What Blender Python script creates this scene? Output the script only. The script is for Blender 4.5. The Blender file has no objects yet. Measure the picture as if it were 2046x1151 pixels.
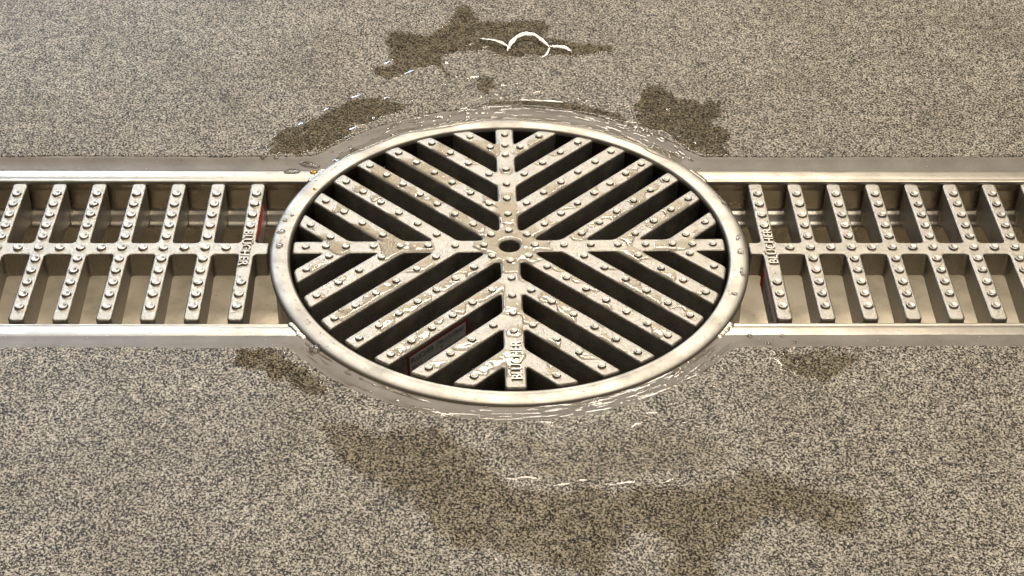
import bpy, bmesh, math, random
import numpy as np
from mathutils import Vector, Matrix
random.seed(7)
rng = np.random.RandomState(11)
M = 0.001                                   # everything below is measured in millimetres
S = bpy.context.scene
COL = S.collection

# ------------------------------------------------------------------ camera
cd = bpy.data.cameras.new('camera'); cam = bpy.data.objects.new('camera', cd); COL.objects.link(cam)
cd.sensor_width = 36.0; cd.lens = 3477.3 / 2046 * 36
cam.location = (-15.51*M, -619.9*M, 454.9*M)
cam.rotation_euler = (0.9120, -0.0125, -0.0175)
cd.clip_start = 0.02; cd.clip_end = 60
S.camera = cam
S.render.resolution_x, S.render.resolution_y = 1024, 576
S.view_settings.view_transform = 'Standard'; S.view_settings.look = 'None'
S.view_settings.exposure = 0.0; S.view_settings.gamma = 1.0
S.cycles.max_bounces = 10; S.cycles.transparent_max_bounces = 12; S.cycles.sample_clamp_indirect = 8

# ------------------------------------------------------------------ light of the room
w = bpy.data.worlds.new('World'); S.world = w; w.use_nodes = True
wt = w.node_tree; bg = wt.nodes['Background']
tc = wt.nodes.new('ShaderNodeTexCoord'); sx = wt.nodes.new('ShaderNodeSeparateXYZ'); wr = wt.nodes.new('ShaderNodeValToRGB')
wt.links.new(tc.outputs['Generated'], sx.inputs[0]); wt.links.new(sx.outputs['Z'], wr.inputs[0]); wt.links.new(wr.outputs[0], bg.inputs['Color'])
wr.color_ramp.elements[0].position = 0.0; wr.color_ramp.elements[0].color = (.16, .14, .11, 1)
wr.color_ramp.elements[1].position = 0.75; wr.color_ramp.elements[1].color = (.80, .75, .66, 1)
bg.inputs['Strength'].default_value = 0.21

def area(name, loc, target, sx_, sy_, power, col):
    l = bpy.data.lights.new(name, 'AREA'); l.shape = 'RECTANGLE'; l.size = sx_; l.size_y = sy_; l.energy = power; l.color = col
    o = bpy.data.objects.new(name, l); COL.objects.link(o); o.location = loc
    o.rotation_euler = (Vector(target) - Vector(loc)).to_track_quat('-Z', 'Y').to_euler()
    return o
area('ceiling_lamp', (0.18, 2.1, 2.1), (0, 0, 0), 0.8, 0.42, 41, (1.0, .91, .78))
area('ceiling_panel', (0.4, 0.45, 2.6), (0, 0, 0), 2.0, 1.9, 74, (1.0, .91, .79))
area('window_light', (-1.15, 2.9, 1.45), (0, .1, 0), 0.6, 0.8, 44, (.62, .78, 1.0))

# ------------------------------------------------------------------ node helpers and materials
def new_mat(name):
    m = bpy.data.materials.new(name); m.use_nodes = True
    nt = m.node_tree; return m, nt, nt.nodes['Principled BSDF'], nt.nodes['Material Output']
def N(nt, kind, **kw):
    n = nt.nodes.new(kind)
    for k, v in kw.items():
        if k in n.inputs: n.inputs[k].default_value = v
        else: setattr(n, k, v)
    return n
def noise(nt, vec, scale, detail=2.0, rough=.5):
    n = N(nt, 'ShaderNodeTexNoise', Scale=scale, Detail=detail, Roughness=rough); nt.links.new(vec, n.inputs['Vector']); return n.outputs['Fac']
def ramp(nt, fac, stops):
    r = nt.nodes.new('ShaderNodeValToRGB'); cr = r.color_ramp
    while len(cr.elements) < len(stops): cr.elements.new(.5)
    for e, (p, c) in zip(cr.elements, stops): e.position = p; e.color = (c[0], c[1], c[2], 1) if hasattr(c, '__len__') else (c, c, c, 1)
    nt.links.new(fac, r.inputs[0]); return r.outputs[0]
def bump(nt, h, strength, dist, base=None):
    b = N(nt, 'ShaderNodeBump', Strength=strength, Distance=dist); nt.links.new(h, b.inputs['Height'])
    if base: nt.links.new(base, b.inputs['Normal'])
    return b.outputs[0]
def mix(nt, a, b, fac, mode='MIX'):
    m = nt.nodes.new('ShaderNodeMix'); m.data_type = 'RGBA'; m.blend_type = mode
    for v, i in ((fac, 0), (a, 6), (b, 7)):
        if hasattr(v, 'is_linked') or isinstance(v, bpy.types.NodeSocket): nt.links.new(v, m.inputs[i])
        else: m.inputs[i].default_value = v if i == 0 else (v[0], v[1], v[2], 1)
    return m.outputs[2]
def wpos(nt):
    return nt.nodes.new('ShaderNodeNewGeometry').outputs['Position']
def math_(nt, op, a, b):
    m = nt.nodes.new('ShaderNodeMath'); m.operation = op
    for v, i in ((a, 0), (b, 1)):
        if isinstance(v, bpy.types.NodeSocket): nt.links.new(v, m.inputs[i])
        else: m.inputs[i].default_value = v
    return m.outputs[0]

def cast_metal(name, base, rough, grit):
    m, nt, b, o = new_mat(name); P = wpos(nt)
    n1 = noise(nt, P, 2600, 2, .6); n2 = noise(nt, P, 130, 4, .6); n3 = noise(nt, P, 1200, 3, .7)
    dark = tuple(c*.62 for c in base); lite = tuple(min(1, c*1.14) for c in base)
    c = mix(nt, dark, base, ramp(nt, n3, [(.33, 0), (.52, 1)])); c = mix(nt, c, lite, ramp(nt, n2, [(.45, 0), (.7, 1)]))
    nt.links.new(c, b.inputs['Base Color']); b.inputs['Metallic'].default_value = 1
    nt.links.new(ramp(nt, n2, [(.3, rough-.06), (.7, rough+.1)]), b.inputs['Roughness'])
    nt.links.new(bump(nt, n3, grit*.6, .0004, bump(nt, n1, grit, .00018)), b.inputs['Normal'])
    return m
def sheet_metal(name, base, rough, axis=0, dirt=.25):
    m, nt, b, o = new_mat(name); P = wpos(nt)
    mp = N(nt, 'ShaderNodeMapping'); mp.inputs['Scale'].default_value = (1, 14, 14) if axis == 0 else (1, 1, 1); nt.links.new(P, mp.inputs[0])
    brush = noise(nt, mp.outputs[0], 220, 3, .6); st = noise(nt, P, 55, 5, .65); sp = noise(nt, P, 700, 2, .5)
    dk = tuple(c*(1-dirt) for c in base)
    c = mix(nt, dk, base, ramp(nt, st, [(.34, 0), (.55, 1)])); c = mix(nt, c, tuple(x*.5 for x in base), ramp(nt, sp, [(.70, 0), (.78, .7)]))
    nt.links.new(c, b.inputs['Base Color']); b.inputs['Metallic'].default_value = 1
    nt.links.new(ramp(nt, st, [(.3, rough+.08), (.7, rough-.05)]), b.inputs['Roughness'])
    nt.links.new(bump(nt, brush, .10, .0002, bump(nt, st, .08, .002)), b.inputs['Normal'])
    return m
MAT = {}
MAT['cast'] = cast_metal('cast_stainless', (.40, .365, .31), .42, 1.0)
MAT['cast_fine'] = cast_metal('cast_stainless_studs', (.40, .365, .31), .40, .15)
MAT['steel'] = sheet_metal('folded_stainless_sheet', (.41, .37, .305), .36)
MAT['rim'] = sheet_metal('turned_stainless_rim', (.38, .35, .30), .50, 1)
MAT['steel_in'] = sheet_metal('dull_stainless_bottom', (.74, .66, .52), .58, 0, .22)  # same sheet steel, base brightened in place of more light on the channel floor
MAT['steel_wall'] = sheet_metal('stainless_channel_wall', (.46, .415, .345), .25)
MAT['pot_out'] = sheet_metal('stained_stainless', (.34, .29, .22), .4, 1, .5)
MAT['sump'] = sheet_metal('shaded_stainless_sump', (.12, .10, .075), .5, 1, .5)  # steel base darkened to stand for the lack of light inside the pot

def granite(name):
    m, nt, b, o = new_mat(name); P0 = wpos(nt)
    mp = N(nt, 'ShaderNodeMapping'); mp.inputs['Rotation'].default_value = (.9, .55, .7); nt.links.new(P0, mp.inputs[0]); P = mp.outputs[0]
    a = noise(nt, P, 1080, 3.0, .70); c2 = noise(nt, P, 2300, 2, .6); big = noise(nt, P, 26, 3, .6); mid = noise(nt, P, 230, 2, .5)
    f = math_(nt, 'ADD', math_(nt, 'MULTIPLY', a, .66), math_(nt, 'MULTIPLY', c2, .34))
    f = math_(nt, 'ADD', f, math_(nt, 'MULTIPLY', math_(nt, 'SUBTRACT', mid, .5), .10))
    col = ramp(nt, f, [(.446, (.004, .0035, .003)), (.476, (.030, .025, .018)), (.498, (.22, .190, .145)), (.55, (.44, .39, .31)), (.64, (.68, .62, .51))])
    col = mix(nt, col, (.80, .785, .75), ramp(nt, big, [(.35, 0), (.65, 1)]), 'MULTIPLY')
    nt.links.new(col, b.inputs['Base Color'])
    b.inputs['Roughness'].default_value = .5; b.inputs['Specular IOR Level'].default_value = .17
    nt.links.new(bump(nt, a, .45, .0004, bump(nt, c2, .35, .00022)), b.inputs['Normal'])
    return m
MAT['granite'] = granite('granite_flake_floor')

def resin(name):
    m, nt, b, o = new_mat(name); P = wpos(nt)
    n = noise(nt, P, 60, 4, .6); s = noise(nt, P, 900, 2, .5)
    c = mix(nt, (.165, .142, .112), (.215, .187, .150), ramp(nt, n, [(.35, 0), (.65, 1)]))
    c = mix(nt, c, (.40, .37, .32), ramp(nt, s, [(.72, 0), (.76, 1)]))
    nt.links.new(c, b.inputs['Base Color']); b.inputs['Roughness'].default_value = .48; b.inputs['Specular IOR Level'].default_value = .25
    nt.links.new(bump(nt, n, .2, .002), b.inputs['Normal'])
    return m
MAT['resin'] = resin('grey_resin_joint')

def water_film(name, tint, rough=.04, fade=False, pores=False):                 # thin water lying on a rough floor: it darkens what it wets and mirrors the room
    m, nt, b, o = new_mat(name); nt.nodes.remove(b)
    tr = N(nt, 'ShaderNodeBsdfTransparent'); tr.inputs[0].default_value = (*tint, 1)
    if fade: nt.links.new(mix(nt, (1, 1, 1), tint, N(nt, 'ShaderNodeAttribute', attribute_name='wet').outputs['Fac']), tr.inputs[0])
    gl = N(nt, 'ShaderNodeBsdfGlossy', Roughness=rough); fr = N(nt, 'ShaderNodeFresnel', IOR=1.33); mx = N(nt, 'ShaderNodeMixShader')
    fo = fr.outputs[0]
    if pores: nt.links.new(bump(nt, noise(nt, wpos(nt), 900, 3, .7), 1.0, .0007), gl.inputs['Normal'])
    if fade: fo = math_(nt, 'MULTIPLY', fo, N(nt, 'ShaderNodeAttribute', attribute_name='wet').outputs['Fac'])
    nt.links.new(fo, mx.inputs[0]); nt.links.new(tr.outputs[0], mx.inputs[1]); nt.links.new(gl.outputs[0], mx.inputs[2])
    nt.links.new(mx.outputs[0], o.inputs['Surface']); return m
def stain(name, tint):                      # moisture soaked into the pores: no mirror of its own
    m, nt, b, o = new_mat(name); nt.nodes.remove(b)
    tr = N(nt, 'ShaderNodeBsdfTransparent'); at = N(nt, 'ShaderNodeAttribute', attribute_name='wet')
    nt.links.new(mix(nt, (1, 1, 1), tint, at.outputs['Fac']), tr.inputs[0]); nt.links.new(tr.outputs[0], o.inputs['Surface']); return m
MAT['film'] = water_film('water_film', (.70, .685, .635), .04, True)
MAT['damp'] = stain('damp_floor_film', (.79, .765, .715))
MAT['thin'] = water_film('thin_wet_film', (.80, .785, .74), .08, True)
MAT['pale'] = water_film('moist_sheen', (.93, .925, .905), .24, True, True)
MAT['gratefilm'] = water_film('water_on_steel', (.95, .94, .915))
MAT['clearfilm'] = water_film('clear_water_film', (.93, .92, .90), .02)
def glass_water(name, col):
    m, nt, b, o = new_mat(name)
    b.inputs['Base Color'].default_value = (*col, 1); b.inputs['Roughness'].default_value = .02
    b.inputs['IOR'].default_value = 1.33; b.inputs['Transmission Weight'].default_value = 1
    return m
MAT['water'] = glass_water('water_drop', (.96, .95, .93))
MAT['yellow'] = glass_water('yellow_drop', (.95, .62, .12))
def plain(name, col, rough, metal=0):
    m, nt, b, o = new_mat(name); P = wpos(nt)
    n = noise(nt, P, 500, 3, .6)
    nt.links.new(mix(nt, tuple(c*.8 for c in col), col, ramp(nt, n, [(.35, 0), (.6, 1)])), b.inputs['Base Color'])
    b.inputs['Roughness'].default_value = rough; b.inputs['Metallic'].default_value = metal; return m
MAT['red'] = plain('red_print', (.48, .022, .016), .35)
MAT['red_shaded'] = plain('shaded_red_print', (.20, .010, .009), .4)  # same sticker red, darkened to carry the shade on the rib label
MAT['paper'] = plain('sticker_paper', (.36, .355, .34), .4)  # white paper, its colour greyed for the shade the labels sit in
MAT['ink'] = plain('black_ink', (.015, .015, .017), .5)
MAT['rust'] = plain('rusty_screw', (.22, .07, .02), .7)

# ------------------------------------------------------------------ object helpers
def link(name, me, mat, parent=None):
    o = bpy.data.objects.new(name, me); COL.objects.link(o)
    if mat and not me.materials: me.materials.append(mat)
    if parent: o.parent = parent
    return o
def mesh(name, verts, faces, mat, parent=None, smooth=True, flip_up=False):
    me = bpy.data.meshes.new(name)
    v = np.asarray(verts, float) * M
    me.from_pydata(v.tolist(), [], [list(map(int, f)) for f in faces])
    me.validate()
    if smooth: me.polygons.foreach_set('use_smooth', [True]*len(me.polygons))
    me.update(); return link(name, me, mat, parent)
def tag(o, label=None, cat=None, group=None, kind=None):
    if label: o['label'] = label
    if cat: o['category'] = cat
    if group: o['group'] = group
    if kind: o['kind'] = kind
    return o
def empty(name, loc, label, cat, group=None):
    o = bpy.data.objects.new(name, None); COL.objects.link(o); o.location = Vector(loc)*M; o.empty_display_size = .01
    return tag(o, label, cat, group)
# smooth value noise (numpy), about -1..1
_T = rng.rand(256, 256)*2-1
def vnoise(x, y, seed=0):
    x = np.asarray(x, float)+seed*17.3; y = np.asarray(y, float)+seed*31.7
    xi = np.floor(x).astype(int); yi = np.floor(y).astype(int); fx = x-xi; fy = y-yi
    fx = fx*fx*fx*(fx*(fx*6-15)+10); fy = fy*fy*fy*(fy*(fy*6-15)+10)
    g = lambda a, b: _T[a & 255, b & 255]
    return (g(xi, yi)*(1-fx)+g(xi+1, yi)*fx)*(1-fy)+(g(xi, yi+1)*(1-fx)+g(xi+1, yi+1)*fx)*fy
def fbm(x, y, seed=0, oct=3):
    s = 0; a = 1; t = 0
    for k in range(oct): s = s+a*vnoise(x*2**k, y*2**k, seed+k*5); t += a; a *= .5
    return s/t

# ------------------------------------------------------------------ heights of the fixed surfaces
Z_FLOOR, Z_FL, Z_RG, Z_CG = -0.9, -2.8, -1.4, -2.8      # floor, channel flange, round grate top, channel grate top
R_IN, R_OUT, R_BAND = 96.9, 105.6, 115.2
RING = [(96.7, -60), (96.7, -3.6), (96.85, -2.5), (97.2, -1.85), (97.8, -1.45), (98.5, -1.4), (98.9, -1.48), (99.3, -1.38), (100.2, -1.27), (102.6, -1.27),
        (104.0, -1.42), (104.9, -1.72), (105.45, -2.2), (105.6, -3.4), (105.5, -4.3), (104.9, -5.0), (104.2, -5.6), (104.0, -7), (104.0, -52)]
def ring_z(r):
    rr = [p[0] for p in RING[1:14]]; zz = [p[1] for p in RING[1:14]]
    return np.interp(r, rr, zz)
def outline(x, y0, r):                      # half-width of channel and pot together
    x = np.abs(np.asarray(x, float)); c = np.sqrt(np.maximum(r*r-x*x, 0))
    k = 5.0; h = np.clip(.5+.5*(c-y0)/k, 0, 1)
    return y0*(1-h)+c*h+k*h*(1-h)
Y_CH, YB_N, YB_S = 60.2, 70.6, 70.2         # resin starts / floor starts
def resin_z(t): return Z_FL+.1+(Z_FLOOR-Z_FL-.25)*np.clip(t, 0, 1)**2.4
def surf_z(x, y):
    x = np.asarray(x, float); y = np.asarray(y, float); r = np.hypot(x, y)
    yi = np.where(np.abs(x) < R_OUT, np.sqrt(np.maximum(R_OUT**2-x*x, 0)), 0); yi = np.maximum(yi, Y_CH)
    yo = outline(x, np.where(y > 0, YB_N, YB_S), R_BAND)
    t = (np.abs(y)-yi)/(yo-yi)
    z = np.where(np.abs(y) >= yo, Z_FLOOR, np.where(np.abs(y) > yi, resin_z(t), Z_FL))
    return np.where((r < R_OUT) & (r > R_IN), ring_z(r), z)

# ------------------------------------------------------------------ floor and resin joint (the setting)
xs = np.concatenate([[-3000, -1200, -600], np.arange(-330, 330.1, 1.0), [600, 1200, 3000]])
def strip(sign):
    y0 = YB_N if sign > 0 else YB_S
    jag = .6*fbm(xs/1.9, xs*0, 3 if sign > 0 else 8)+.5*vnoise(xs/19, xs*0+sign, 4)
    ye = outline(xs, y0, R_BAND)+jag
    return sign*ye, ye
V = []; F = []
for sg in (1, -1):
    ye, ya = strip(sg); base = len(V); n = len(xs)
    for j, (dy, z) in enumerate(((.0, -.62), (.35, -.12), (.9, 0), (None, 0))):
        for i in range(n): V.append((xs[i], ye[i]+sg*dy if dy is not None else sg*(320 if abs(xs[i]) <= 330 else 320), Z_FLOOR+z))
    for i in range(n): V.append((xs[i], sg*3000, Z_FLOOR))
    for j in range(4):
        for i in range(n-1):
            a = base+j*n+i; q = (a, a+1, a+n+1, a+n)
            F.append(q if sg > 0 else q[::-1])
tag(mesh('floor', V, F, MAT['granite']), 'grey beige granite flecked floor around the drain', kind='structure')
V = []; F = []
xb = np.arange(-330, 330.1, .75); T = np.linspace(0, 1.12, 12)
for sg in (1, -1):
    ye = outline(xb, YB_N if sg > 0 else YB_S, R_BAND)
    yi = np.maximum(np.where(np.abs(xb) < R_OUT-.4, np.sqrt(np.maximum((R_OUT-.4)**2-xb*xb, 0)), 0), Y_CH-.1*0)
    yi = yi+.25*fbm(xb/5, xb*0, 9+sg)*(yi <= Y_CH+.01)
    base = len(V); n = len(xb)
    for t in T:
        y = sg*(yi+(ye-yi)*t)
        z = resin_z(t)+(.10*fbm(xb/9, y/4, 21)+.05*fbm(xb/2.5, y/2.0, 25))*np.sin(np.pi*min(t, 1)) - (.0 if t <= 1 else .25)
        if t == 0: z = z-.35
        for i in range(n): V.append((xb[i], y[i], z[i]))
    for j in range(len(T)-1):
        for i in range(n-1):
            a = base+j*n+i; q = (a, a+1, a+n+1, a+n); F.append(q if sg > 0 else q[::-1])
tag(mesh('resin_joint', V, F, MAT['resin']), 'grey brown resin joint between the steel drain and the floor', kind='structure')

# ------------------------------------------------------------------ the drain body: pot, rim, two channels
drain = empty('drain_body', (0, 0, -50), 'stainless steel floor drain with a round pot and channels running left and right', 'floor drain')
OFF = Vector((0, 0, 50))*M
def part(name, V, F, mat, parent=drain, smooth=True):
    o = mesh(name, V, F, mat, parent, smooth); o.location = OFF if parent is drain else (0, 0, 0); return o
def revolve(prof, n=256):
    V = []; F = []
    for k in range(n):
        a = 2*math.pi*k/n
        for r, z in prof: V.append((r*math.cos(a), r*math.sin(a), z))
    m = len(prof)
    for k in range(n):
        for j in range(m-1):
            a = k*m+j; b = ((k+1) % n)*m+j; F.append((a, a+1, b+1, b)[::-1])
    return V, F
V, F = revolve(RING[1:16]); part('rim', V, F, MAT['rim'])
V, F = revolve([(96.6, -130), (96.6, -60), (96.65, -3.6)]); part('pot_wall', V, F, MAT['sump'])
V, F = revolve([(104.9, -5.0), (104.1, -5.6), (103.9, -7), (103.9, -52)]); part('outer_pot_wall', V, F, MAT['pot_out'])
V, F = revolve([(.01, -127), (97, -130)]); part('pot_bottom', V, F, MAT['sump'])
V, F = revolve([(3.6, -40), (3.6, -30), (.01, -29.5)], 24); sc = part('screw', [(x+1.2, y+10, z) for x, y, z in V], F, MAT['rust'])

# channel profile from the resin inwards, one side: (y, z)
PR = [(62.0, Z_FL-.25), (60.4, Z_FL+.02), (59, Z_FL), (57.0, Z_FL), (55.6, Z_FL-.03), (54.9, Z_FL-.22), (54.3, Z_FL-.30), (53.8, Z_FL-.12), (53.2, Z_FL-.12), (52.7, Z_FL-.35), (52.3, Z_FL-.95), (52.15, Z_FL-1.8),
      (52.15, -7.6), (52.0, -7.9), (52.15, -8.2), (52.15, -17.6), (51.95, -18.5), (51.3, -19.1), (50.2, -19.7), (49.5, -20.3), (47.7, -22.1), (47.0, -22.6), (45.9, -23.15), (45.3, -23.8), (45.05, -24.8), (45.0, -26), (45.0, -44.5), (44.6, -46.6), (43.4, -47.8), (41.5, -48.2), (20, -48.9), (0, -49.3)]
PR = PR+[(-y, z) for y, z in PR[-2::-1]]
NP_ = len(PR)
def channel_piece(name, sg, lo, hi, mat, parent):
    V = []; F = []; cols = [0, 1, 3, 8, 20, 60, 120, 260]; P = PR[lo:hi+1]; m = len(P)
    for dx in cols:
        for y, z in P:
            xe = math.sqrt(max(103.6**2-y*y, 0)) if z < Z_FL-.5 else math.sqrt(max(105.0**2-y*y, 0))
            V.append((sg*(xe+dx), y, z))
    for i in range(len(cols)-1):
        for j in range(m-1):
            a = i*m+j; q = (a, a+1, a+m+1, a+m); F.append(q if sg < 0 else q[::-1])
    o = mesh(name, V, F, mat, parent)
    return o
for sg in (-1, 1):
    c = channel_piece('channel', sg, 26, NP_-27, MAT['steel_in'], drain); c.location = OFF
    for lo, hi in ((0, 11), (NP_-12, NP_-1)): channel_piece('flange', sg, lo, hi, MAT['steel'], c)
    for lo, hi in ((11, 26), (NP_-27, NP_-12)): channel_piece('side_wall', sg, lo, hi, MAT['steel_wall'], c)
# weld beads where the channel edges meet the pot
def blob(cx, cy, cz, rx, ry, rz, rot=0, seed=0, n=20, rings=6, irr=.18):
    V = []; F = []; ca, sa = math.cos(rot), math.sin(rot)
    for j in range(rings+1):
        f = j/rings; ph = f*math.pi/2
        for k in range(n):
            a = 2*math.pi*k/n; w_ = 1+irr*float(vnoise(math.cos(a)*1.3+seed, math.sin(a)*1.3-seed, seed))
            rr = math.sin(math.pi/2*(1-f)) if j < rings else 0.0
            x = rx*w_*rr*math.cos(a); y = ry*w_*rr*math.sin(a)
            V.append((cx+x*ca-y*sa, cy+x*sa+y*ca, cz+rz*(math.sin(ph))))
    for j in range(rings):
        for k in range(n):
            a = j*n+k; b = j*n+(k+1) % n; F.append((a, b, b+n, a+n))
    return V, F
for sx_, sy_ in ((-1, 1), (1, 1), (-1, -1), (1, -1)):
    V = []; F = []
    for k in range(7):
        yy = 53.3+k*1.35; xx = math.sqrt(106.0**2-yy*yy)+.2*random.random()
        v, f = blob(sx_*xx, sy_*yy, Z_FL-.3, 1.7+.4*random.random(), 1.9, .55+.25*random.random(), 0, k+3, 14, 4); F += [tuple(i+len(V) for i in q) for q in f]; V += v
    part('weld_bead', V, F, MAT['steel'])

# ------------------------------------------------------------------ cast gratings out of distance fields
def box_d(x, y, cx, cy, ang, hl, hw):
    c, s = math.cos(ang), math.sin(ang); u = np.abs((x-cx)*c+(y-cy)*s)-hl; v = np.abs(-(x-cx)*s+(y-cy)*c)-hw
    return np.minimum(np.maximum(u, v), 0)+np.hypot(np.maximum(u, 0), np.maximum(v, 0))
def smin(a, b, k):
    h = np.clip(.5+.5*(b-a)/k, 0, 1); return b*(1-h)+a*h-k*h*(1-h)
def smax(a, b, k): return -smin(-a, -b, k)
def cast(field, pid, names, bbox, h, ztop, depth, parent, mat, edge=.75, origin=(0, 0, 0), extra=None):
    """marching-squares plate with rounded top edge, vertical sides and a bottom; one mesh per part id"""
    x0, x1, y0, y1 = bbox; nx = int((x1-x0)/h)+1; ny = int((y1-y0)/h)+1
    gx = x0+np.arange(nx)*h; gy = y0+np.arange(ny)*h; X, Y = np.meshgrid(gx, gy, indexing='ij')
    D = field(X, Y); D[np.abs(D) < 1e-4] = -1e-4
    ins = D < 0
    vid = {}; vx = []; vy = []
    gid = -np.ones((nx, ny), int); gid[ins] = np.arange(ins.sum()); vx = X[ins].tolist(); vy = Y[ins].tolist()
    nin = len(vx)
    def cut(a, b):
        k = (a, b) if a < b else (b, a)
        if k in vid: return vid[k]
        da, db = D[k[0]], D[k[1]]; t = da/(da-db)
        vx.append(X[k[0]]+(X[k[1]]-X[k[0]])*t); vy.append(Y[k[0]]+(Y[k[1]]-Y[k[0]])*t); vid[k] = len(vx)-1; return vid[k]
    c = ins[:-1, :-1].astype(int)+ins[1:, :-1]+ins[1:, 1:]+ins[:-1, 1:]
    PI_ = pid(X[:-1, :-1]+h/2, Y[:-1, :-1]+h/2)
    full = c == 4; I, J = np.nonzero(full)
    quads = np.stack([gid[I, J], gid[I+1, J], gid[I+1, J+1], gid[I, J+1]], 1); qp = PI_[I, J]
    polys = [tuple(q) for q in quads.tolist()]; pp = qp.tolist()
    I, J = np.nonzero((c > 0) & (c < 4))
    for i, j in zip(I.tolist(), J.tolist()):
        cs = [(i, j), (i+1, j), (i+1, j+1), (i, j+1)]
        for tri in ((cs[0], cs[1], cs[2]), (cs[0], cs[2], cs[3])):
            st = [bool(ins[p]) for p in tri]
            if not any(st): continue
            poly = []
            for a in range(3):
                p, q_ = tri[a], tri[(a+1) % 3]
                if st[a]: poly.append(int(gid[p]))
                if st[a] != st[(a+1) % 3]: poly.append(cut(p, q_))
            polys.append(tuple(poly)); pp.append(int(PI_[i, j]))
    vx = np.array(vx); vy = np.array(vy); d = -field(vx, vy); d[nin:] = 0
    q = np.clip(d, 0, edge); zt = -(edge-np.sqrt(np.maximum(edge**2-(edge-q)**2, 0)))
    if extra is not None: zt = zt+extra(vx, vy)*np.clip(d/edge, 0, 1)
    dep = depth(vx, vy); out = {}
    by = {}
    for poly, k in zip(polys, pp): by.setdefault(k, []).append(poly)
    for k, ps in by.items():
        used = sorted({v for p in ps for v in p}); ix = {v: i for i, v in enumerate(used)}; n = len(used); u = np.array(used)
        V = np.stack([vx[u], vy[u], ztop+zt[u]], 1).tolist(); F = [tuple(ix[v] for v in p) for p in ps]
        wall = []
        for p in ps:
            for a in range(len(p)):
                s_, t_ = p[a], p[(a+1) % len(p)]
                if s_ >= nin and t_ >= nin: wall.append((s_, t_))
        wv = sorted({v for e in wall for v in e})
        m1 = {}; m2 = {}; m3 = {}
        for v in wv: m1[v] = len(V); V.append((vx[v], vy[v], ztop-edge-.35))
        for v in wv: m2[v] = len(V); V.append((vx[v], vy[v], ztop-edge-.35))
        for v in wv: m3[v] = len(V); V.append((vx[v], vy[v], ztop-dep[v]))
        for s_, t_ in wall:
            F.append((ix[t_], ix[s_], m1[s_], m1[t_])); F.append((m2[t_], m2[s_], m3[s_], m3[t_]))
        nb = len(V); V += np.stack([vx[u], vy[u], ztop-dep[u]], 1).tolist(); F += [tuple(nb+ix[v] for v in p[::-1]) for p in ps]
        V = [(a-origin[0], b-origin[1], c_-origin[2]) for a, b, c_ in V]
        o = mesh(names[k], V, F, mat, parent); out[k] = o
    return out

# studs: low buttons with a dished top
def stud_mesh(name, r, hgt):
    prof = [(r+.35, -.12), (r+.02, .05), (r, hgt*.5), (r*.93, hgt*.82), (r*.82, hgt), (r*.68, hgt*.95), (r*.32, hgt*.68), (.001, hgt*.62)]
    V, F = revolve(prof, 18); F = [f[::-1] for f in F]
    F = [f[::-1] for f in F]
    me = bpy.data.meshes.new(name); me.from_pydata((np.array(V)*M).tolist(), [], F); me.polygons.foreach_set('use_smooth', [True]*len(F)); me.materials.append(MAT['cast_fine']); me.update(); return me
SM_R = stud_mesh('stud_small', 1.72, .95); SM_C = stud_mesh('stud_large', 2.05, 1.0)
def stud(me, x, y, z, parent, r=0):
    o = bpy.data.objects.new('stud', me); COL.objects.link(o); o.parent = parent; o.location = (x*M, y*M, z*M)
    o.rotation_euler = (random.uniform(-.06, .06), random.uniform(-.06, .06), r); return o
def lettering(text, size, depth, width_to, parent, loc, rot, mat, name='lettering', ndepth=0.0):
    cu = bpy.data.curves.new('t', 'FONT'); cu.body = text; cu.size = size*M; cu.extrude = depth*M; cu.bevel_depth = ndepth*M; cu.bevel_resolution = 1; cu.align_x = 'CENTER'; cu.align_y = 'CENTER'; cu.offset = .0
    t = bpy.data.objects.new('t', cu); COL.objects.link(t); bpy.context.view_layer.update()
    dg = bpy.context.evaluated_depsgraph_get(); me = bpy.data.meshes.new_from_object(t.evaluated_get(dg)); bpy.data.objects.remove(t)
    co = np.array([v.co[:] for v in me.vertices]); cx = (co[:, 0].max()+co[:, 0].min())/2; cy = (co[:, 1].max()+co[:, 1].min())/2
    wd = co[:, 0].max()-co[:, 0].min(); k = width_to*M/wd if width_to else 1
    for v in me.vertices: v.co.x = (v.co.x-cx)*k; v.co.y -= cy
    me.name = name; me.materials.clear(); o = link(name, me, mat, parent); o.location = Vector(loc)*M; o.rotation_euler = rot; return o

# ---- round grate (turned 0.67 degrees in its seat)
TH = .0117
rg = empty('round_grate', (0, 0, Z_RG), 'round cast steel grate with herringbone ribs, raised studs and water lying on it', 'drain grate'); rg.rotation_euler = (0, 0, TH)
HW = 3.92; R_G = 95.5
prims = []                                   # (kind, cx, cy, ang, half length)
for k in range(4):
    a = k*math.pi/2; prims.append(('spoke', 50*math.cos(a), 50*math.sin(a), a, 50))
ribs = []
for qd in range(4):                          # quadrant between spoke qd and spoke qd+1, ribs run at 45 degrees
    dr = qd*math.pi/2+math.pi/4; ux, uy = math.cos(dr), math.sin(dr)
    for s_, base in ((0, qd), (1, qd), (1, qd+1)):
        for dd in ((0,) if s_ == 0 else (24, 48, 72)):
            bx, by_ = dd*math.cos(base*math.pi/2), dd*math.sin(base*math.pi/2)
            # length to the circle
            bq = bx*ux+by_*uy; L = -bq+math.sqrt(max(bq*bq-(dd*dd-R_G**2), 0))+4
            ribs.append((bx, by_, dr, L, dd, base % 4, qd)); prims.append(('rib', bx+ux*L/2, by_+uy*L/2, dr, L/2))
def field_r(x, y):
    d = None
    for kind, cx, cy, a, hl in prims:
        b = box_d(x, y, cx, cy, a, hl, HW+(.4 if kind == 'spoke' else 0)); d = b if d is None else smin(d, b, 1.7)
    r = np.hypot(x, y); d = smin(d, r-12.2, 3.0); d = smax(d, r-R_G, 1.2); return smax(d, 4.5-r, .3)
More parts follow.
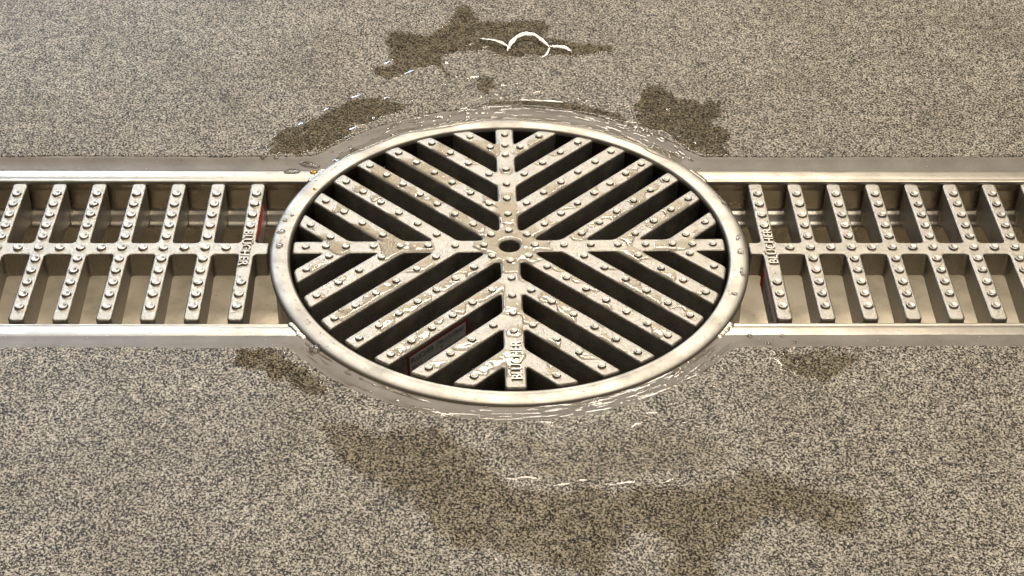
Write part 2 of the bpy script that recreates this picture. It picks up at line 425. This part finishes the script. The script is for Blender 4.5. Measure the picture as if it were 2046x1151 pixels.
def pid_r(x, y):
    out = np.full(x.shape, -1); best = np.full(x.shape, 1e9)
    r = np.hypot(x, y)
    for i, (kind, cx, cy, a, hl) in enumerate(prims):
        b = box_d(x, y, cx, cy, a, hl, HW)-(1000 if kind == 'spoke' else 0)
        inside = box_d(x, y, cx, cy, a, hl, HW+.3) < .05 if kind == 'spoke' else np.ones(x.shape, bool)
        m = inside & (b < best); best = np.where(m, b, best); out = np.where(m, i, out)
    return np.where(r < 13.5, 99, out)
names = {i: p[0] for i, p in enumerate(prims)}; names[99] = 'hub'
warp = lambda x, y: .06*fbm(x/9, y/9, 40)+.04*fbm(x/1.6, y/1.6, 44)
cast(field_r, pid_r, names, (-96.5, 96.5, -96.5, 96.5), .45, 0, lambda x, y: 24+0*x, rg, MAT['cast'], extra=warp)
studs_r = []
for k in range(4):
    a = k*math.pi/2; ls = [11.3, 24, 36, 48, 60.2, 72.2, 81, 90] if k != 3 else [11.3, 24, 36, 48, 60.2]
    studs_r += [(d*math.cos(a), d*math.sin(a)) for d in ls]
for bx, by_, dr, L, dd, base, qd in ribs:
    ux, uy = math.cos(dr), math.sin(dr); bq = bx*ux+by_*uy; Lo = -bq+math.sqrt(bq*bq-(dd*dd-90.1**2))
    if dd == 0: ts = [11.3*k for k in range(1, 9)]
    elif dd == 24: ts = [Lo*k/6 for k in range(1, 7)]
    elif dd == 48: ts = [Lo*k/4-(.8 if k == 1 else 0) for k in range(1, 5)]
    else: ts = [Lo*.43, Lo] if base != 3 else [Lo]
    studs_r += [(bx+ux*t, by_+uy*t) for t in ts]
for x, y in studs_r: stud(SM_R, x+random.uniform(-.15, .15), y+random.uniform(-.15, .15), 0, rg, random.random()*6)
lettering('BLÜCHER', 6.2, .35, 24, rg, (0, -79, .3), (0, 0, math.pi/2), MAT['cast_fine'], ndepth=.12)
# the sticker on the side of a rib, lower left
def sticker(parent, c, ux, un, wdt, hgt, name='sticker', lines=True, bend=0.0, red='red'):
    """a printed label: c centre, ux reading direction, un outward normal (unit, horizontal); border, paper and print stand proud of one another"""
    ux = Vector(ux); un = Vector(un); uz = Vector((0, 0, 1)); c = Vector(c)
    def quad(u0, u1, v0, v1, off, mat, nm, par):
        P = [c+ux*u+uz*v+un*(off+bend*(u/wdt)**2) for u, v in ((u0, v0), (u1, v0), (u1, v1), (u0, v1))]
        Q = [p-un*.05 for p in P]; V = [tuple(p) for p in P+Q]
        return mesh(nm, V, [(0, 1, 2, 3), (4, 7, 6, 5), (0, 4, 5, 1), (1, 5, 6, 2), (2, 6, 7, 3), (3, 7, 4, 0)], mat, par, smooth=False)
    b = quad(-wdt/2, wdt/2, -hgt/2, hgt/2, .12, MAT[red], name, parent)
    quad(-wdt/2+1.1, wdt/2-1.1, -hgt/2+1.1, hgt/2-1.1, .2, MAT['paper'], 'paper', b)
    return b, quad
s2 = 2**-.5
def on_rib(t, z, off=0): return Vector((-t*s2+(HW+off)*s2, -24-t*s2-(HW+off)*s2, z))
b, quad = sticker(rg, on_rib(48.5, -9.4, 0), (s2, s2, 0), (s2, -s2, 0), 35, 15, red='red_shaded')
RZ = (math.pi/2, 0, math.pi/4)
def txt(s_, u, v, size, wd):
    p = on_rib(48.5-u, -9.4+v, .27); return lettering(s_, size, .01, wd, b, p, RZ, MAT['ink'], name='print')
txt('BLÜCHER', -9.2, 4.3, 3.4, 13.0); txt('790.273.000.60', 7.2, 4.3, 2.8, 15.5); txt('W', 2.2, 1.3, 2.4, 1.8); txt('EN U', -12.5, .2, 2.2, 5); txt('NO 704 1', -12, -2.4, 1.6, 6.4)
bars_ = []
V = []; F = []
def addq(u0, u1, v0, v1):
    P = [on_rib(48.5-u, -9.4+v, .25) for u, v in ((u0, v0), (u1, v0), (u1, v1), (u0, v1))]; i = len(V); V.extend(tuple(p) for p in P); F.append((i, i+1, i+2, i+3))
u = -6.0
while u < 15:
    wd = random.choice((.22, .22, .4, .6)); addq(u, u+wd, -5.6, -.4); u += wd+random.choice((.25, .35, .5))
addq(-16, 16, 2.2, 2.32); addq(-1.2, -1.05, 2.32, 6.2); addq(-16, -7, -1.0, -.9)
mesh('print', V, F, MAT['ink'], b, smooth=False)

# ---- channel grates
PITCH = 18.26
def channel_grate(name, x_first, sg, n, label):
    g = empty(name, (x_first, 0, Z_CG), label, 'drain grate')
    ox = x_first; bars = [ox+sg*PITCH*i for i in range(n)]; xe = sg*106.6; xo = bars[-1]+sg*9
    cm, chl = (xe+xo)/2, abs(xo-xe)/2
    def field(x, y):
        d = box_d(x, y, cm, 0, 0, chl-.6, 4.2-.6)-.6
        near = None
        for bx in bars:
            b_ = box_d(x, y, bx, 0, math.pi/2, 50.4-1.6, 3.3-1.6)-1.6; near = b_ if near is None else np.minimum(near, b_)
        return smin(d, near, 2.0)
    def pid(x, y):
        i = np.rint((x-ox)/(sg*PITCH)).astype(int); i = np.clip(i, 0, n-1); bx = ox+sg*PITCH*i
        return np.where((np.abs(x-bx) < 3.35) | (np.abs(y) > 6.2), i, 99)
    def depth(x, y):
        ay = np.abs(y); i = np.clip(np.rint((x-ox)/(sg*PITCH)), 0, n-1); bx = ox+sg*PITCH*i
        arm = np.interp(ay, [0, 5, 12, 36, 42.4, 43.0, 44.6, 45.0, 45.4, 46.6, 49.2, 50.5], [12, 12, 13, 15.5, 17, 17, 12, 14, 20, 23, 21, 20.2])
        return np.where((np.abs(x-bx) < 3.6) & (ay > 4.3), arm, 12.)
    names = {i: 'bar' for i in range(n)}; names[99] = 'crossbar'
    x0, x1 = min(xe, xo)-1.3, max(xe, xo)+1.3
    cast(field, pid, names, (x0, x1, -51.6, 51.6), .45, Z_CG, depth, g, MAT['cast'], edge=.6, origin=(x_first, 0, Z_CG), extra=lambda x, y: .05*fbm(x/8, y/8, 50)+.04*fbm(x/1.5, y/1.5, 51))
    for i, bx in enumerate(bars):
        for k in range(-5, 6):
            if i == 0 and -2 <= k <= 1: continue
            stud(SM_C, bx-ox+random.uniform(-.1, .1), k*8.35+random.uniform(-.1, .1), 0, g, random.random()*6)
        if i < n-1 or True: stud(SM_C, bx-ox+sg*PITCH/2, 0, 0, g, random.random()*6)
    return g
gl = channel_grate('channel_grate', -115.9, -1, 10, 'channel grate left of the round drain with a red edged sticker on its end bar')
gr = channel_grate('channel_grate', 115.4, 1, 10, 'cast steel channel grate right of the round drain with a wet end bar')
lettering('BLÜCHER', 5.8, .32, 26, gl, (0, -.6, .35), (0, 0, -math.pi/2), MAT['cast_fine'], ndepth=.1)
lettering('BLÜCHER', 5.8, .32, 26, gr, (0, 1.0, .35), (0, 0, math.pi/2), MAT['cast_fine'], ndepth=.1)
sl, _q = sticker(gl, (3.32, 22, -8.3), (0, 1, 0), (1, 0, 0), 27, 13.5, bend=1.0)
V = []; F = []
for k in range(13):
    t = k/12; yy = 9.0+27*t; o_ = .95*math.sin(math.pi*t)**.6; V += [(3.3+.25*o_, yy, -.95), (3.35+o_, yy, -1.7), (3.32+o_*.8, yy, -3.0)]
    if k: F += [((k-1)*3+j, k*3+j, k*3+j+1, (k-1)*3+j+1) for j in (0, 1)]
mesh('lifted_edge', V, F, MAT['red'], sl)
bb, qd_ = sticker(gr, (-3.32, -30, -8.6), (0, -1, 0), (-1, 0, 0), 40, 14)
bb['label'] = 'white sticker with red edge, peeling'
for k, (yy, wd) in enumerate(((-17, 5), (-24, 7), (-33, 6), (-41, 5))):
    lettering(('W', 'EN U', '790', 'NO')[k], 3.4, .01, wd, bb, (-3.62, yy, -7.8), (math.pi/2, 0, -math.pi/2), MAT['ink'], name='print')
mesh('peeled_corner', [(-3.4, -10.4, -5.0), (-3.4, -14, -14.5), (-4.6, -11.5, -11.5), (-4.3, -10.0, -7)], [(0, 1, 2), (0, 2, 3)], MAT['red'], bb, smooth=False)

# ------------------------------------------------------------------ water
def water_mesh(name, hfun, bbox, h, mat, base=None, sink=-.12, parent=None, zoff=0.0, wet=None):
    x0, x1, y0, y1 = bbox; nx = int((x1-x0)/h)+1; ny = int((y1-y0)/h)+1
    X, Y = np.meshgrid(x0+np.arange(nx)*h, y0+np.arange(ny)*h, indexing='ij')
    H = hfun(X, Y); Zb = base(X, Y) if base else surf_z(X, Y)
    ins = H > 0; c = ins[:-1, :-1] | ins[1:, :-1] | ins[1:, 1:] | ins[:-1, 1:]
    used = np.zeros(ins.shape, bool); used[:-1, :-1] |= c; used[1:, :-1] |= c; used[1:, 1:] |= c; used[:-1, 1:] |= c
    gid = -np.ones(ins.shape, int); gid[used] = np.arange(used.sum())
    Z = Zb+np.maximum(H, sink)+zoff; V = np.stack([X[used], Y[used], Z[used]], 1)
    I, J = np.nonzero(c); F = np.stack([gid[I, J], gid[I+1, J], gid[I+1, J+1], gid[I, J+1]], 1)
    if len(F) == 0: return None
    o = mesh(name, V.tolist(), F.tolist(), mat, parent)
    if wet:
        at = o.data.attributes.new('wet', 'FLOAT', 'POINT'); at.data.foreach_set('value', wet(X, Y)[used].astype(np.float32))
    return o
def poly_sd(X, Y, P):                       # signed distance to polygon, positive inside
    P = np.array(P, float); n = len(P); d = np.full(X.shape, 1e9); inside = np.zeros(X.shape, bool)
    for i in range(n):
        a = P[i]; b = P[(i+1) % n]; e = b-a; wx, wy = X-a[0], Y-a[1]
        t = np.clip((wx*e[0]+wy*e[1])/(e@e+1e-9), 0, 1); d = np.minimum(d, np.hypot(wx-e[0]*t, wy-e[1]*t))
        cnd = ((a[1] <= Y) & (b[1] > Y)) | ((b[1] <= Y) & (a[1] > Y))
        xi = a[0]+(Y-a[1])/(e[1] if e[1] else 1e-9)*e[0]; inside ^= cnd & (X < xi)
    return np.where(inside, d, -d)
PUD = {
    'p_top': [(-62.5, 191.4), (-54.6, 190.3), (-41.2, 185.1), (-33.5, 194.2), (-27.0, 207.8), (-23.6, 220.0), (-17.6, 217.8), (-11.7, 201.3), (1.1, 201.4), (21.2, 203.7), (25.0, 196.1), (23.2, 183.3), (37.5, 180.2), (57.0, 176.1), (58.3, 168.8), (44.6, 165.7), (35.4, 162.6), (23.9, 164.6), (13.5, 164.5), (0.5, 161.9), (-9.8, 168.5), (-22.7, 168.5), (-29.9, 164.4), (-30.9, 156.3), (-25.6, 144.4), (-29.7, 141.4), (-36.0, 154.2), (-45.6, 150.2), (-56.7, 140.3), (-66.2, 144.2), (-67.4, 153.6), (-57.3, 156.2), (-61.2, 170.4)],
    'p_tl': [(-114.6, 72.4), (-111.8, 89.0), (-104.9, 97.9), (-91.1, 109.4), (-77.0, 119.7), (-59.8, 123.5), (-47.7, 116.5), (-51.8, 108.1), (-66.1, 98.9), (-77.7, 89.1), (-85.2, 75.9), (-97.8, 69.8)],
    'p_r': [(63.7, 114.4), (71.0, 136.8), (77.1, 134.9), (84.9, 123.4), (102.3, 121.6), (111.5, 119.2), (105.8, 108.5), (101.2, 100.7), (109.1, 90.3), (104.6, 72.7), (94.4, 71.0), (83.6, 82.7), (72.4, 92.9), (61.1, 98.3)],
    'p_n': [(-19.9, 114.7), (-2.5, 122.2), (12.4, 121.3), (34.7, 118.6), (56.4, 109.3), (61.2, 99.2), (41.3, 103.7), (12.1, 111.0), (-12.5, 111.0)],
    'p_small': [(-15.5, 141.4), (-9.9, 144.4), (-5.4, 140.5), (-4.9, 131.8), (-9.5, 126.0), (-13.7, 128.9)],
    'p_fl': [(-113.0, -73.3), (-103.0, -72.0), (-93.7, -73.3), (-83.9, -82.2), (-75.1, -93.0), (-76.5, -101.1), (-86.7, -97.5), (-98.9, -93.8), (-107.4, -84.0)],
    'p_fr': [(106.7, -75.1), (118.3, -73.2), (136.8, -73.3), (149.0, -74.6), (144.8, -80.3), (134.4, -87.5), (123.3, -93.6), (113.6, -90.8), (107.4, -85.8)],
    'p_b1': [(-78.8, -123.3), (-71.6, -115.9), (-60.0, -114.7), (-48.1, -119.7), (-34.6, -118.3), (-19.1, -123.5), (-13.3, -132.5), (-4.0, -146.3), (12.7, -152.8), (29.6, -152.3), (48.5, -149.7), (63.4, -150.9), (77.0, -147.2), (88.1, -141.3), (100.6, -140.2), (107.5, -145.4), (118.3, -149.0), (128.3, -156.2), (133.1, -162.8), (128.7, -173.1), (120.2, -181.8), (112.2, -181.0), (104.9, -175.0), (96.1, -172.4), (84.7, -175.9), (76.3, -185.3), (70.8, -202.1), (51.8, -201.9), (52.6, -180.2), (42.7, -177.7), (35.8, -185.0), (30.3, -201.8), (11.2, -197.0), (-4.6, -189.7), (-24.2, -186.7), (-33.4, -174.7), (-43.0, -159.4), (-60.2, -147.4), (-72.2, -136.5)],
    'p_pale': [(-8.5, -127.0), (2.2, -121.9), (17.6, -124.8), (37.1, -122.0), (52.9, -118.6), (72.0, -122.2), (82.8, -130.1), (89.2, -139.9), (77.1, -146.1), (63.6, -149.3), (48.5, -149.2), (29.6, -151.5), (12.8, -151.7), (-3.0, -146.3)],
}
PL = {'p_top': ('puddle with a jagged edge and a white glinting rim, behind the drain at the top', 'film'),
      'p_tl': ('wet patch at the back left edge of the round drain', 'film'),
      'p_r': ('wet patch behind the right shoulder of the round drain', 'film'),
      'p_n': ('narrow wet strip along the resin joint straight behind the round drain', 'film'),
      'p_small': ('tiny wet spot between the jagged puddle and the round drain', 'film'),
      'p_fl': ('wet patch at the front left shoulder of the round drain', 'thin'),
      'p_fr': ('wet patch in front of the right channel near its grate end', 'thin'),
      'p_b1': ('large damp stain spread over the floor in front of the drain', 'damp'),
      'p_pale': ('pale moist patch with a soft sheen between the round drain and the damp stain', 'pale')}
for k, P in PUD.items():
    P = np.array(P); damp = k == 'p_b1'; amp = {'p_top': 1.6, 'p_small': 2, 'p_n': 2, 'p_br': 1.5}.get(k, 5)
    def sd(X, Y, P=P, damp=damp, amp=amp):
        return poly_sd(X, Y, P)+(6 if damp else amp)*fbm(X/9, Y/9, 60)+(3.2 if damp else 1.0+amp*.35)*fbm(X/2.6, Y/2.6, 63, 3)
    def hf(X, Y):
        s_ = sd(X, Y); r = np.clip(s_/1.6, -1, 1); flat = damp or k == 'p_pale'
        hh = np.where(s_ > 0, (.05 if flat else .2)*np.sqrt(np.maximum(r*(2-r), 0))+(0.01 if flat else .05)*fbm(X/4, Y/4, 65)*np.clip(s_/3, 0, 1), s_*.3)
        return np.where(np.abs(Y) > outline(X, YB_N, R_BAND)+.6, hh+(.03 if k == 'p_pale' else 0), -.2)
    wd_ = 7. if damp else 6. if k == 'p_pale' else 2.2
    def wet(X, Y):
        s_ = sd(X, Y); q = np.clip(s_/wd_, 0, 1); return np.clip((q*q*(3-2*q))*(1.0+(.9*fbm(X/7, Y/5, 67, 3)-.1 if k == 'p_pale' else .35*fbm(X/5, Y/5, 67))), 0, 1)
    o = water_mesh('puddle', hf, (P[:, 0].min()-3, P[:, 0].max()+3, P[:, 1].min()-3, P[:, 1].max()+3), .6 if not damp else .9, MAT[PL[k][1]], wet=wet)
    tag(o, PL[k][0], 'puddle')

# water standing on the round grate
def wet_grate(X, Y):
    d = -field_r(X, Y); r = np.hypot(X, Y); ang = np.degrees(np.arctan2(Y, X))
    f = vnoise(X/7.5, Y/7.5, 70)*.62+vnoise(X/3.4, Y/3.4, 74)*.10
    b = -.16+.75*np.exp(-(r/17)**2)+.45*np.exp(-(X/5.5)**2)*np.clip(1-np.abs(Y+8)/95, 0, 1)*(np.abs(Y+10) < 80)
    b = b+.22*((r > 24) & (r < 66))*(.5+.5*np.cos(np.radians(4*ang+180)))+.1*np.exp(-(Y/6)**2)
    b = b-.6*(r > 89)
    s_ = np.minimum((f+b)*8, (d-.6)*1.0)
    q = np.clip(s_/1.3, 0, 1)
    hgt = .34*np.sqrt(q*(2-q))+.06*np.clip(s_/2, 0, 1)*(1+vnoise(X/4, Y/4, 77))
    return np.where(s_ > 0, hgt, s_*.4)
o = water_mesh('water_film', wet_grate, (-95, 95, -95, 95), .33, MAT['gratefilm'], base=lambda x, y: warp(x, y)+0*x, sink=-.25)
o.rotation_euler = (0, 0, TH); o.location = (0, 0, Z_RG*M+.00002)
tag(o, 'clear water standing in patches along the hub, spokes and ribs of the round grate', 'water', kind='stuff')
# water over the wet part of the rim and resin, rear and front arcs
def ridge(P, wd, hgt, V, F, tilt=.05, rise=0.0, y0=163, tx_=0.0, level=False):
    P = np.array(P, float); seg = np.hypot(*np.diff(P, axis=0).T); L = seg.sum(); n = max(6, int(L/1.0)); s_ = np.linspace(0, L, n); cs = np.concatenate([[0], np.cumsum(seg)])
    x = np.interp(s_, cs, P[:, 0]); y = np.interp(s_, cs, P[:, 1])
    for _ in range(2): x[1:-1] = (x[:-2]+2*x[1:-1]+x[2:])/4; y[1:-1] = (y[:-2]+2*y[1:-1]+y[2:])/4
    tx = np.gradient(x); ty = np.gradient(y); tl = np.hypot(tx, ty); nx_, ny_ = -ty/tl, tx/tl; b0 = len(V); m = 9
    E_ = np.array([math.sin(math.pi*(i+.35)/(n-.3))**.6 for i in range(n)])*(1+.38*vnoise(s_/3.1, s_*0, random.randint(0, 99)))
    f = np.linspace(-1, 1, m)
    X = x[:, None]+nx_[:, None]*f*wd/2*E_[:, None]; Y = y[:, None]+ny_[:, None]*f*wd/2*E_[:, None]
    base = surf_z(X, Y)
    if level: base = surf_z(x, y).mean()+.04+0*X
    if rise: Z = base+(.12+np.maximum(0, (y[:, None]-y0)*rise)+(Y-y[:, None])*.15)*np.where(np.abs(f) < .9, 1, -.1)
    else: Z = base+hgt*E_[:, None]*(1-np.abs(f)**7)+(Y-y.mean())*tilt+(X-x.mean())*tx_-.02
    V.extend(zip(X.ravel(), Y.ravel(), Z.ravel()))
    for i in range(n-1):
        for j in range(m-1):
            a = b0+i*m+j; q = (a, a+1, a+m+1, a+m); A, B, C_ = (V[q[t]] for t in (0, 1, 3))
            F.append(q if (B[0]-A[0])*(C_[1]-A[1])-(B[1]-A[1])*(C_[0]-A[0]) > 0 else q[::-1])
for sg, lb in ((1, 'runs of bright water over the resin joint and rim at the back of the round drain'), (-1, 'runs of bright water over the resin joint along the front of the round drain')):
    V = []; F = []
    for k in range(190 if sg > 0 else 190):
        ac = random.gauss(0, 30) if random.random() < .75 else random.uniform(25, 50)
        if abs(ac) > 52: continue
        rc = random.choice((106.2, 107.6, 109.8, 112.0, 113.6, 114.6))+random.gauss(0, .45); ln = random.choice((2, 3, 4, 6, 9, 14))*random.uniform(.7, 1.2); da = math.degrees(ln/rc)
        dr_ = random.gauss(0, .25)*min(ln, 5)*.3; P = []
        for q in range(7):
            t = q/6-.5; a_ = math.radians(ac+da*t); rr = rc+dr_*t+random.gauss(0, .10); P.append((rr*math.sin(a_), sg*rr*math.cos(a_)))
        ridge(P, random.uniform(.7, 1.6) if ln > 4 else random.uniform(.8, 2.2), random.uniform(.08, .14), V, F, tilt=random.gauss(.025 if sg < 0 else .115, .02), tx_=random.gauss(-P[3][0]*.0008, .02), level=True)
    tag(mesh('water_film', V, F, MAT['clearfilm']), lb, 'water', kind='stuff')
# thick tongues of water creeping over the rear of the rim
def tongue(X, Y):
    r = np.hypot(X, Y); a = np.degrees(np.arctan2(X, Y))
    inner = 103.4+1.5*vnoise(a/6, a*0, 86)-1.6*np.exp(-((a-36)/9)**2)-1.8*np.exp(-((a+20)/10)**2)
    s_ = np.minimum(np.minimum(r-inner, (108.6+vnoise(a/4, a*0, 92)-r)), (50-np.abs(a))*.3); q = np.clip(s_/1.4, 0, 1)
    return np.where(s_ > 0, .42*np.sqrt(q*(2-q))+.05*fbm(a/4, r/2, 93), s_*.4)
tag(water_mesh('water_film', tongue, (-90, 90, 60, 112), .4, MAT['clearfilm'], base=lambda x, y: np.where(np.hypot(x, y) < 104.6, surf_z(x, y), np.maximum(surf_z(x, y), -2.0-.12*(np.hypot(x, y)-104.6)))), 'tongue of clear water creeping over the back of the round rim', 'water', kind='stuff')
# drops one can point at
DR = [(-93.3, 65.2, 5.0, 2.0, 'largest flat drop on the rear resin joint left of the round drain'),
 (-73.8, 78.6, 1.4, 1.9, 'round drop on the resin arc at the back left of the rim'),
 (-115.4, 70.3, 1.8, 1.4, 'drop at the floor edge of the rear left joint, left one of a pair'),
 (-109.3, 70.0, 1.2, 1.3, 'drop at the floor edge of the rear left joint, right one of a pair'),
 (-80.9, -70.3, 2.6, 2.8, 'large round drop on the resin at the front left shoulder of the rim'),
 (98.8, -61.9, 1.4, 1.5, 'drop on the front right channel edge nearest the round drain'),
 (112.4, -61.7, 1.2, 1.1, 'drop on the front right channel edge below the end bar'),
 (105.9, -67.6, 1.5, 1.1, 'flat drop at the floor side of the front right resin joint'),
 (116.7, -66.6, .9, 1.1, 'small round drop in the middle of the front right resin joint'),
 (-101.1, 60.3, 3.9, 1.8, 'long clear drop hanging over the steel edge at the back left of the rim'),
 (-90.8, 59.8, 2.0, 1.6, 'amber yellow drop on the steel edge beside the back left of the rim'),
 (-102.0, 10.4, 2.3, 1.7, 'slanting smeared drop on the left side of the rim'),
 (-101.6, -0.1, 1.6, 2.2, 'drop on the left side of the rim level with the hub'),
 (-100.8, 19.0, 1.1, 1.2, 'lower drop of two at the upper left of the rim'),
 (-97.9, 22.9, .9, 1.0, 'upper drop of two at the upper left of the rim'),
 (-89.2, 43.8, .9, 1.0, 'small drop on the back left of the rim near the amber drop'),
 (96.8+2.6, 33.0, 2.0, 2.1, 'largest drop on the right side of the rim, near the wet end bar'),
 (97.5, 37.1, 1.1, 1.3, 'small drop just behind the largest drop on the right rim'),
 (102.0, 6.2, 1.0, 2.8, 'narrow running drop on the right rim just behind the hub line'),
 (101.8, -4.7, 1.6, 2.2, 'round drop on the right rim just in front of the hub line'),
 (101.0, -19.5, 1.3, 3.6, 'long smeared drop on the lower right of the rim'),
 (95.6, -34.9, 1.4, 1.3, 'isolated oval drop on the front right of the rim')]
for i, (x, y, rx, ry, lb) in enumerate(DR):
    z = float(surf_z(x, y))
    V, F = blob(0, 0, 0, rx, ry, min(rx, ry)*.55, random.uniform(-.3, .3), i+1, 24, 7)
    V = [(a, b_, c_+float(surf_z(x+a, y+b_))-z-.06) for a, b_, c_ in V]
    o = mesh('water_drop', V, F, MAT['yellow' if 'amber' in lb else 'water']); o.location = (x*M, y*M, z*M); tag(o, lb, 'water drop', 'water drops on the rim and joints')
# countless small beads on rim, joints, flanges, bars and channel bottom
V = []; F = []
def bead(x, y, z, r, ry=None, hz=.5):
    v, f = blob(x, y, z-.03, r, ry or r, r*hz, random.random()*3, random.randint(0, 90), 10, 4, .3); n = len(V); V.extend(v); F.extend(tuple(i+n for i in q) for q in f)
for k in range(110):
    a = random.random()*2*math.pi; r = random.uniform(98.8, 104.3); x, y = r*math.cos(a), r*math.sin(a); bead(x, y, float(ring_z(r)), random.choice((.25, .3, .4, .55)), random.uniform(.3, .8))
for k in range(230):
    x = random.uniform(-235, 235); sg = random.choice((-1, 1)); y = sg*random.uniform(60.5, 70)
    if math.hypot(x, y) < 106.5: continue
    bead(x, y, float(surf_z(x, y)), random.choice((.2, .25, .3, .5)))
for k in range(60):
    x = random.choice((-1, 1))*random.uniform(90, 200); y = random.choice((-1, 1))*random.uniform(55.5, 59.5)
    if math.hypot(x, y) > 106.5: bead(x, y, Z_FL, random.uniform(.25, .6), random.uniform(.2, .5))
for k in range(45):
    x = random.choice((-1, 1, 1))*random.uniform(108, 160); bead(x, random.uniform(-10, 35), -49.0, random.uniform(.3, .9), random.uniform(.4, 1.3))
for sx_ in (-115.9, 115.4):
    for k in range(26): bead(sx_+random.uniform(-2.8, 2.8), random.uniform(-48, 49), Z_CG, random.uniform(.3, .9), random.uniform(.3, 1.1), .4)
for k in range(120):
    bx, by_, dr, L, dd, base, q_ = random.choice(ribs); t = random.uniform(8, L-6); o_ = random.uniform(-3.3, 3.3)
    x = bx+math.cos(dr)*t-math.sin(dr)*o_; y = by_+math.sin(dr)*t+math.cos(dr)*o_
    if math.hypot(x, y) < 94 and math.hypot(x, y) > 14: bead(x, y, Z_RG, random.uniform(.2, .7), random.uniform(.3, .8), .4)
tag(mesh('water_beads', V, F, MAT['gratefilm']), 'tiny water beads scattered over the rim, ribs, channel edges and joints', 'water', kind='stuff')
# raised rims of water on the floor that catch the lamp
STREAKS = [[(-12.3, 178.9), (-5.8, 177.9), (-0.6, 175.3), (2.2, 171.7)], [(1.4, 168.6), (2.8, 173.2), (6.0, 180.0), (10.8, 183.7), (16.1, 182.7), (20.6, 177.0), (23.3, 172.3)], [(23.3, 172.3), (27.3, 172.8), (31.9, 171.8), (35.1, 167.7)], [(23.6, 171.8), (22.1, 165.6), (19.1, 163.0)], [(-41.8, 186.1), (-36.1, 191.5), (-30.1, 199.0), (-25.6, 207.8)], [(-65.6, 154.1), (-61.1, 156.2), (-57.2, 160.2)], [(-56.7, 141.8), (-50.6, 146.7), (-43.6, 150.7)], [(-32.6, 169.0), (-31.1, 171.5)], [(-31.7, 160.3), (-28.5, 155.3)], [(-22.2, 173.7), (-16.3, 176.8)], [(-81.2, 120.1), (-77.2, 123.0), (-71.3, 125.3)], [(-91.2, 110.8), (-87.4, 112.6)], [(-64.2, 121.1), (-57.8, 123.0)], [(-102.9, 98.0), (-98.7, 99.3)], [(-98.8, 98.0), (-97.6, 89.0)], [(-80.2, 91.7), (-72.7, 95.3)], [(-67.9, 101.2), (-64.4, 105.3)], [(-2.6, 119.4), (7.4, 121.3), (22.3, 120.4), (34.7, 118.6)], [(57.9, 101.0), (71.6, 98.8)], [(82.6, 87.6), (87.5, 86.3)], [(89.6, 82.7), (94.9, 80.5)], [(86.8, 111.2), (89.1, 109.4)], [(79.0, 112.6), (84.4, 112.1)], [(107.9, 109.9), (109.8, 100.7)], [(-12.3, 172.7), (-7.6, 174.2)], [(-18.8, 142.4), (-13.2, 143.9)], [(-122.0, 75.8), (-117.4, 77.1)], [(45.3, -120.9), (47.1, -117.5), (51.0, -117.8), (54.8, -119.5)], [(51.5, -111.6), (59.0, -110.8)], [(83.6, -114.7), (87.2, -117.6)], [(-4.0, -148.2), (0.7, -148.5), (2.6, -147.1), (9.1, -148.2)], [(13.7, -152.3), (20.3, -150.7)], [(22.6, -149.1), (27.1, -149.1)], [(34.8, -152.3), (40.0, -150.5), (47.2, -149.7)], [(54.9, -151.4), (58.9, -148.7), (62.8, -147.9)], [(83.3, -146.7), (88.3, -143.2)], [(106.1, -144.3), (109.1, -147.3)], [(112.3, -148.4), (114.3, -150.6)], [(124.6, -145.5), (130.7, -149.3)], [(110.6, -173.7), (114.8, -178.5)], [(134.3, -156.3), (135.5, -160.2)], [(72.4, -171.8), (74.2, -172.3)], [(110.4, -73.2), (114.2, -77.0)], [(108.9, -88.3), (112.4, -88.0)], [(111.5, -73.2), (111.4, -78.0)], [(122.0, -79.6), (125.0, -82.8)], [(-40.4, -107.2), (-36.3, -111.3)], [(-31.3, -110.8), (-25.9, -113.4)], [(-17.2, -112.6), (-7.4, -114.1), (2.3, -115.0)], [(9.7, -116.4), (15.6, -117.0)], [(-69.3, -102.4), (-66.7, -100.6)], [(-10.8, -189.4), (-7.3, -189.4)], [(141.4, -73.3), (143.2, -74.6)]]
V = []; F = []
for k, P in enumerate(STREAKS[:4]): ridge(P, (3.2, 6.2, 4.2, 2.2)[k], 0, V, F, rise=.13)
tag(mesh('water_ridge', V, F, MAT['clearfilm']), 'thick white glinting arch of water at the back of the jagged puddle', 'water')
V = []; F = []
for P in STREAKS[4:]:
    front = P[0][1] < 0; west = P[0][1] > 80 and P[0][0] < -38
    if west: ridge(P, random.uniform(1.5, 2.3), .10, V, F, tilt=.0, tx_=.23); continue
    ridge(P, random.uniform(1.5, 2.6), .12, V, F, tilt=.02 if front else .07+P[0][1]*.00045, tx_=-P[0][0]*.0009)
for k in range(230):                        # short glints where the floor is wet
    a_ = random.uniform(-1.25, 1.25); sg = random.choice((-1, 1, 1)); r_ = 116.5+abs(random.gauss(0, 15)); x_, y_ = r_*math.sin(a_), sg*r_*math.cos(a_)
    if abs(y_) < 74: continue
    an = random.gauss(0, .5)-a_*sg*.6; ln = random.choice((1, 1.5, 2.5, 4)); P = [(x_+t*ln*math.cos(an), y_+t*ln*math.sin(an)+.15*math.sin(t*5)) for t in (-.5, -.2, .2, .5)]
    ridge(P, random.uniform(.5, 1.2), .09, V, F, tilt=random.gauss(.02 if sg < 0 else .125, .02), tx_=-x_*.0009+random.gauss(0, .02))
tag(mesh('water_ridges', V, F, MAT['clearfilm']), 'thin curved rims of water glinting on the wet floor', 'water', kind='stuff')
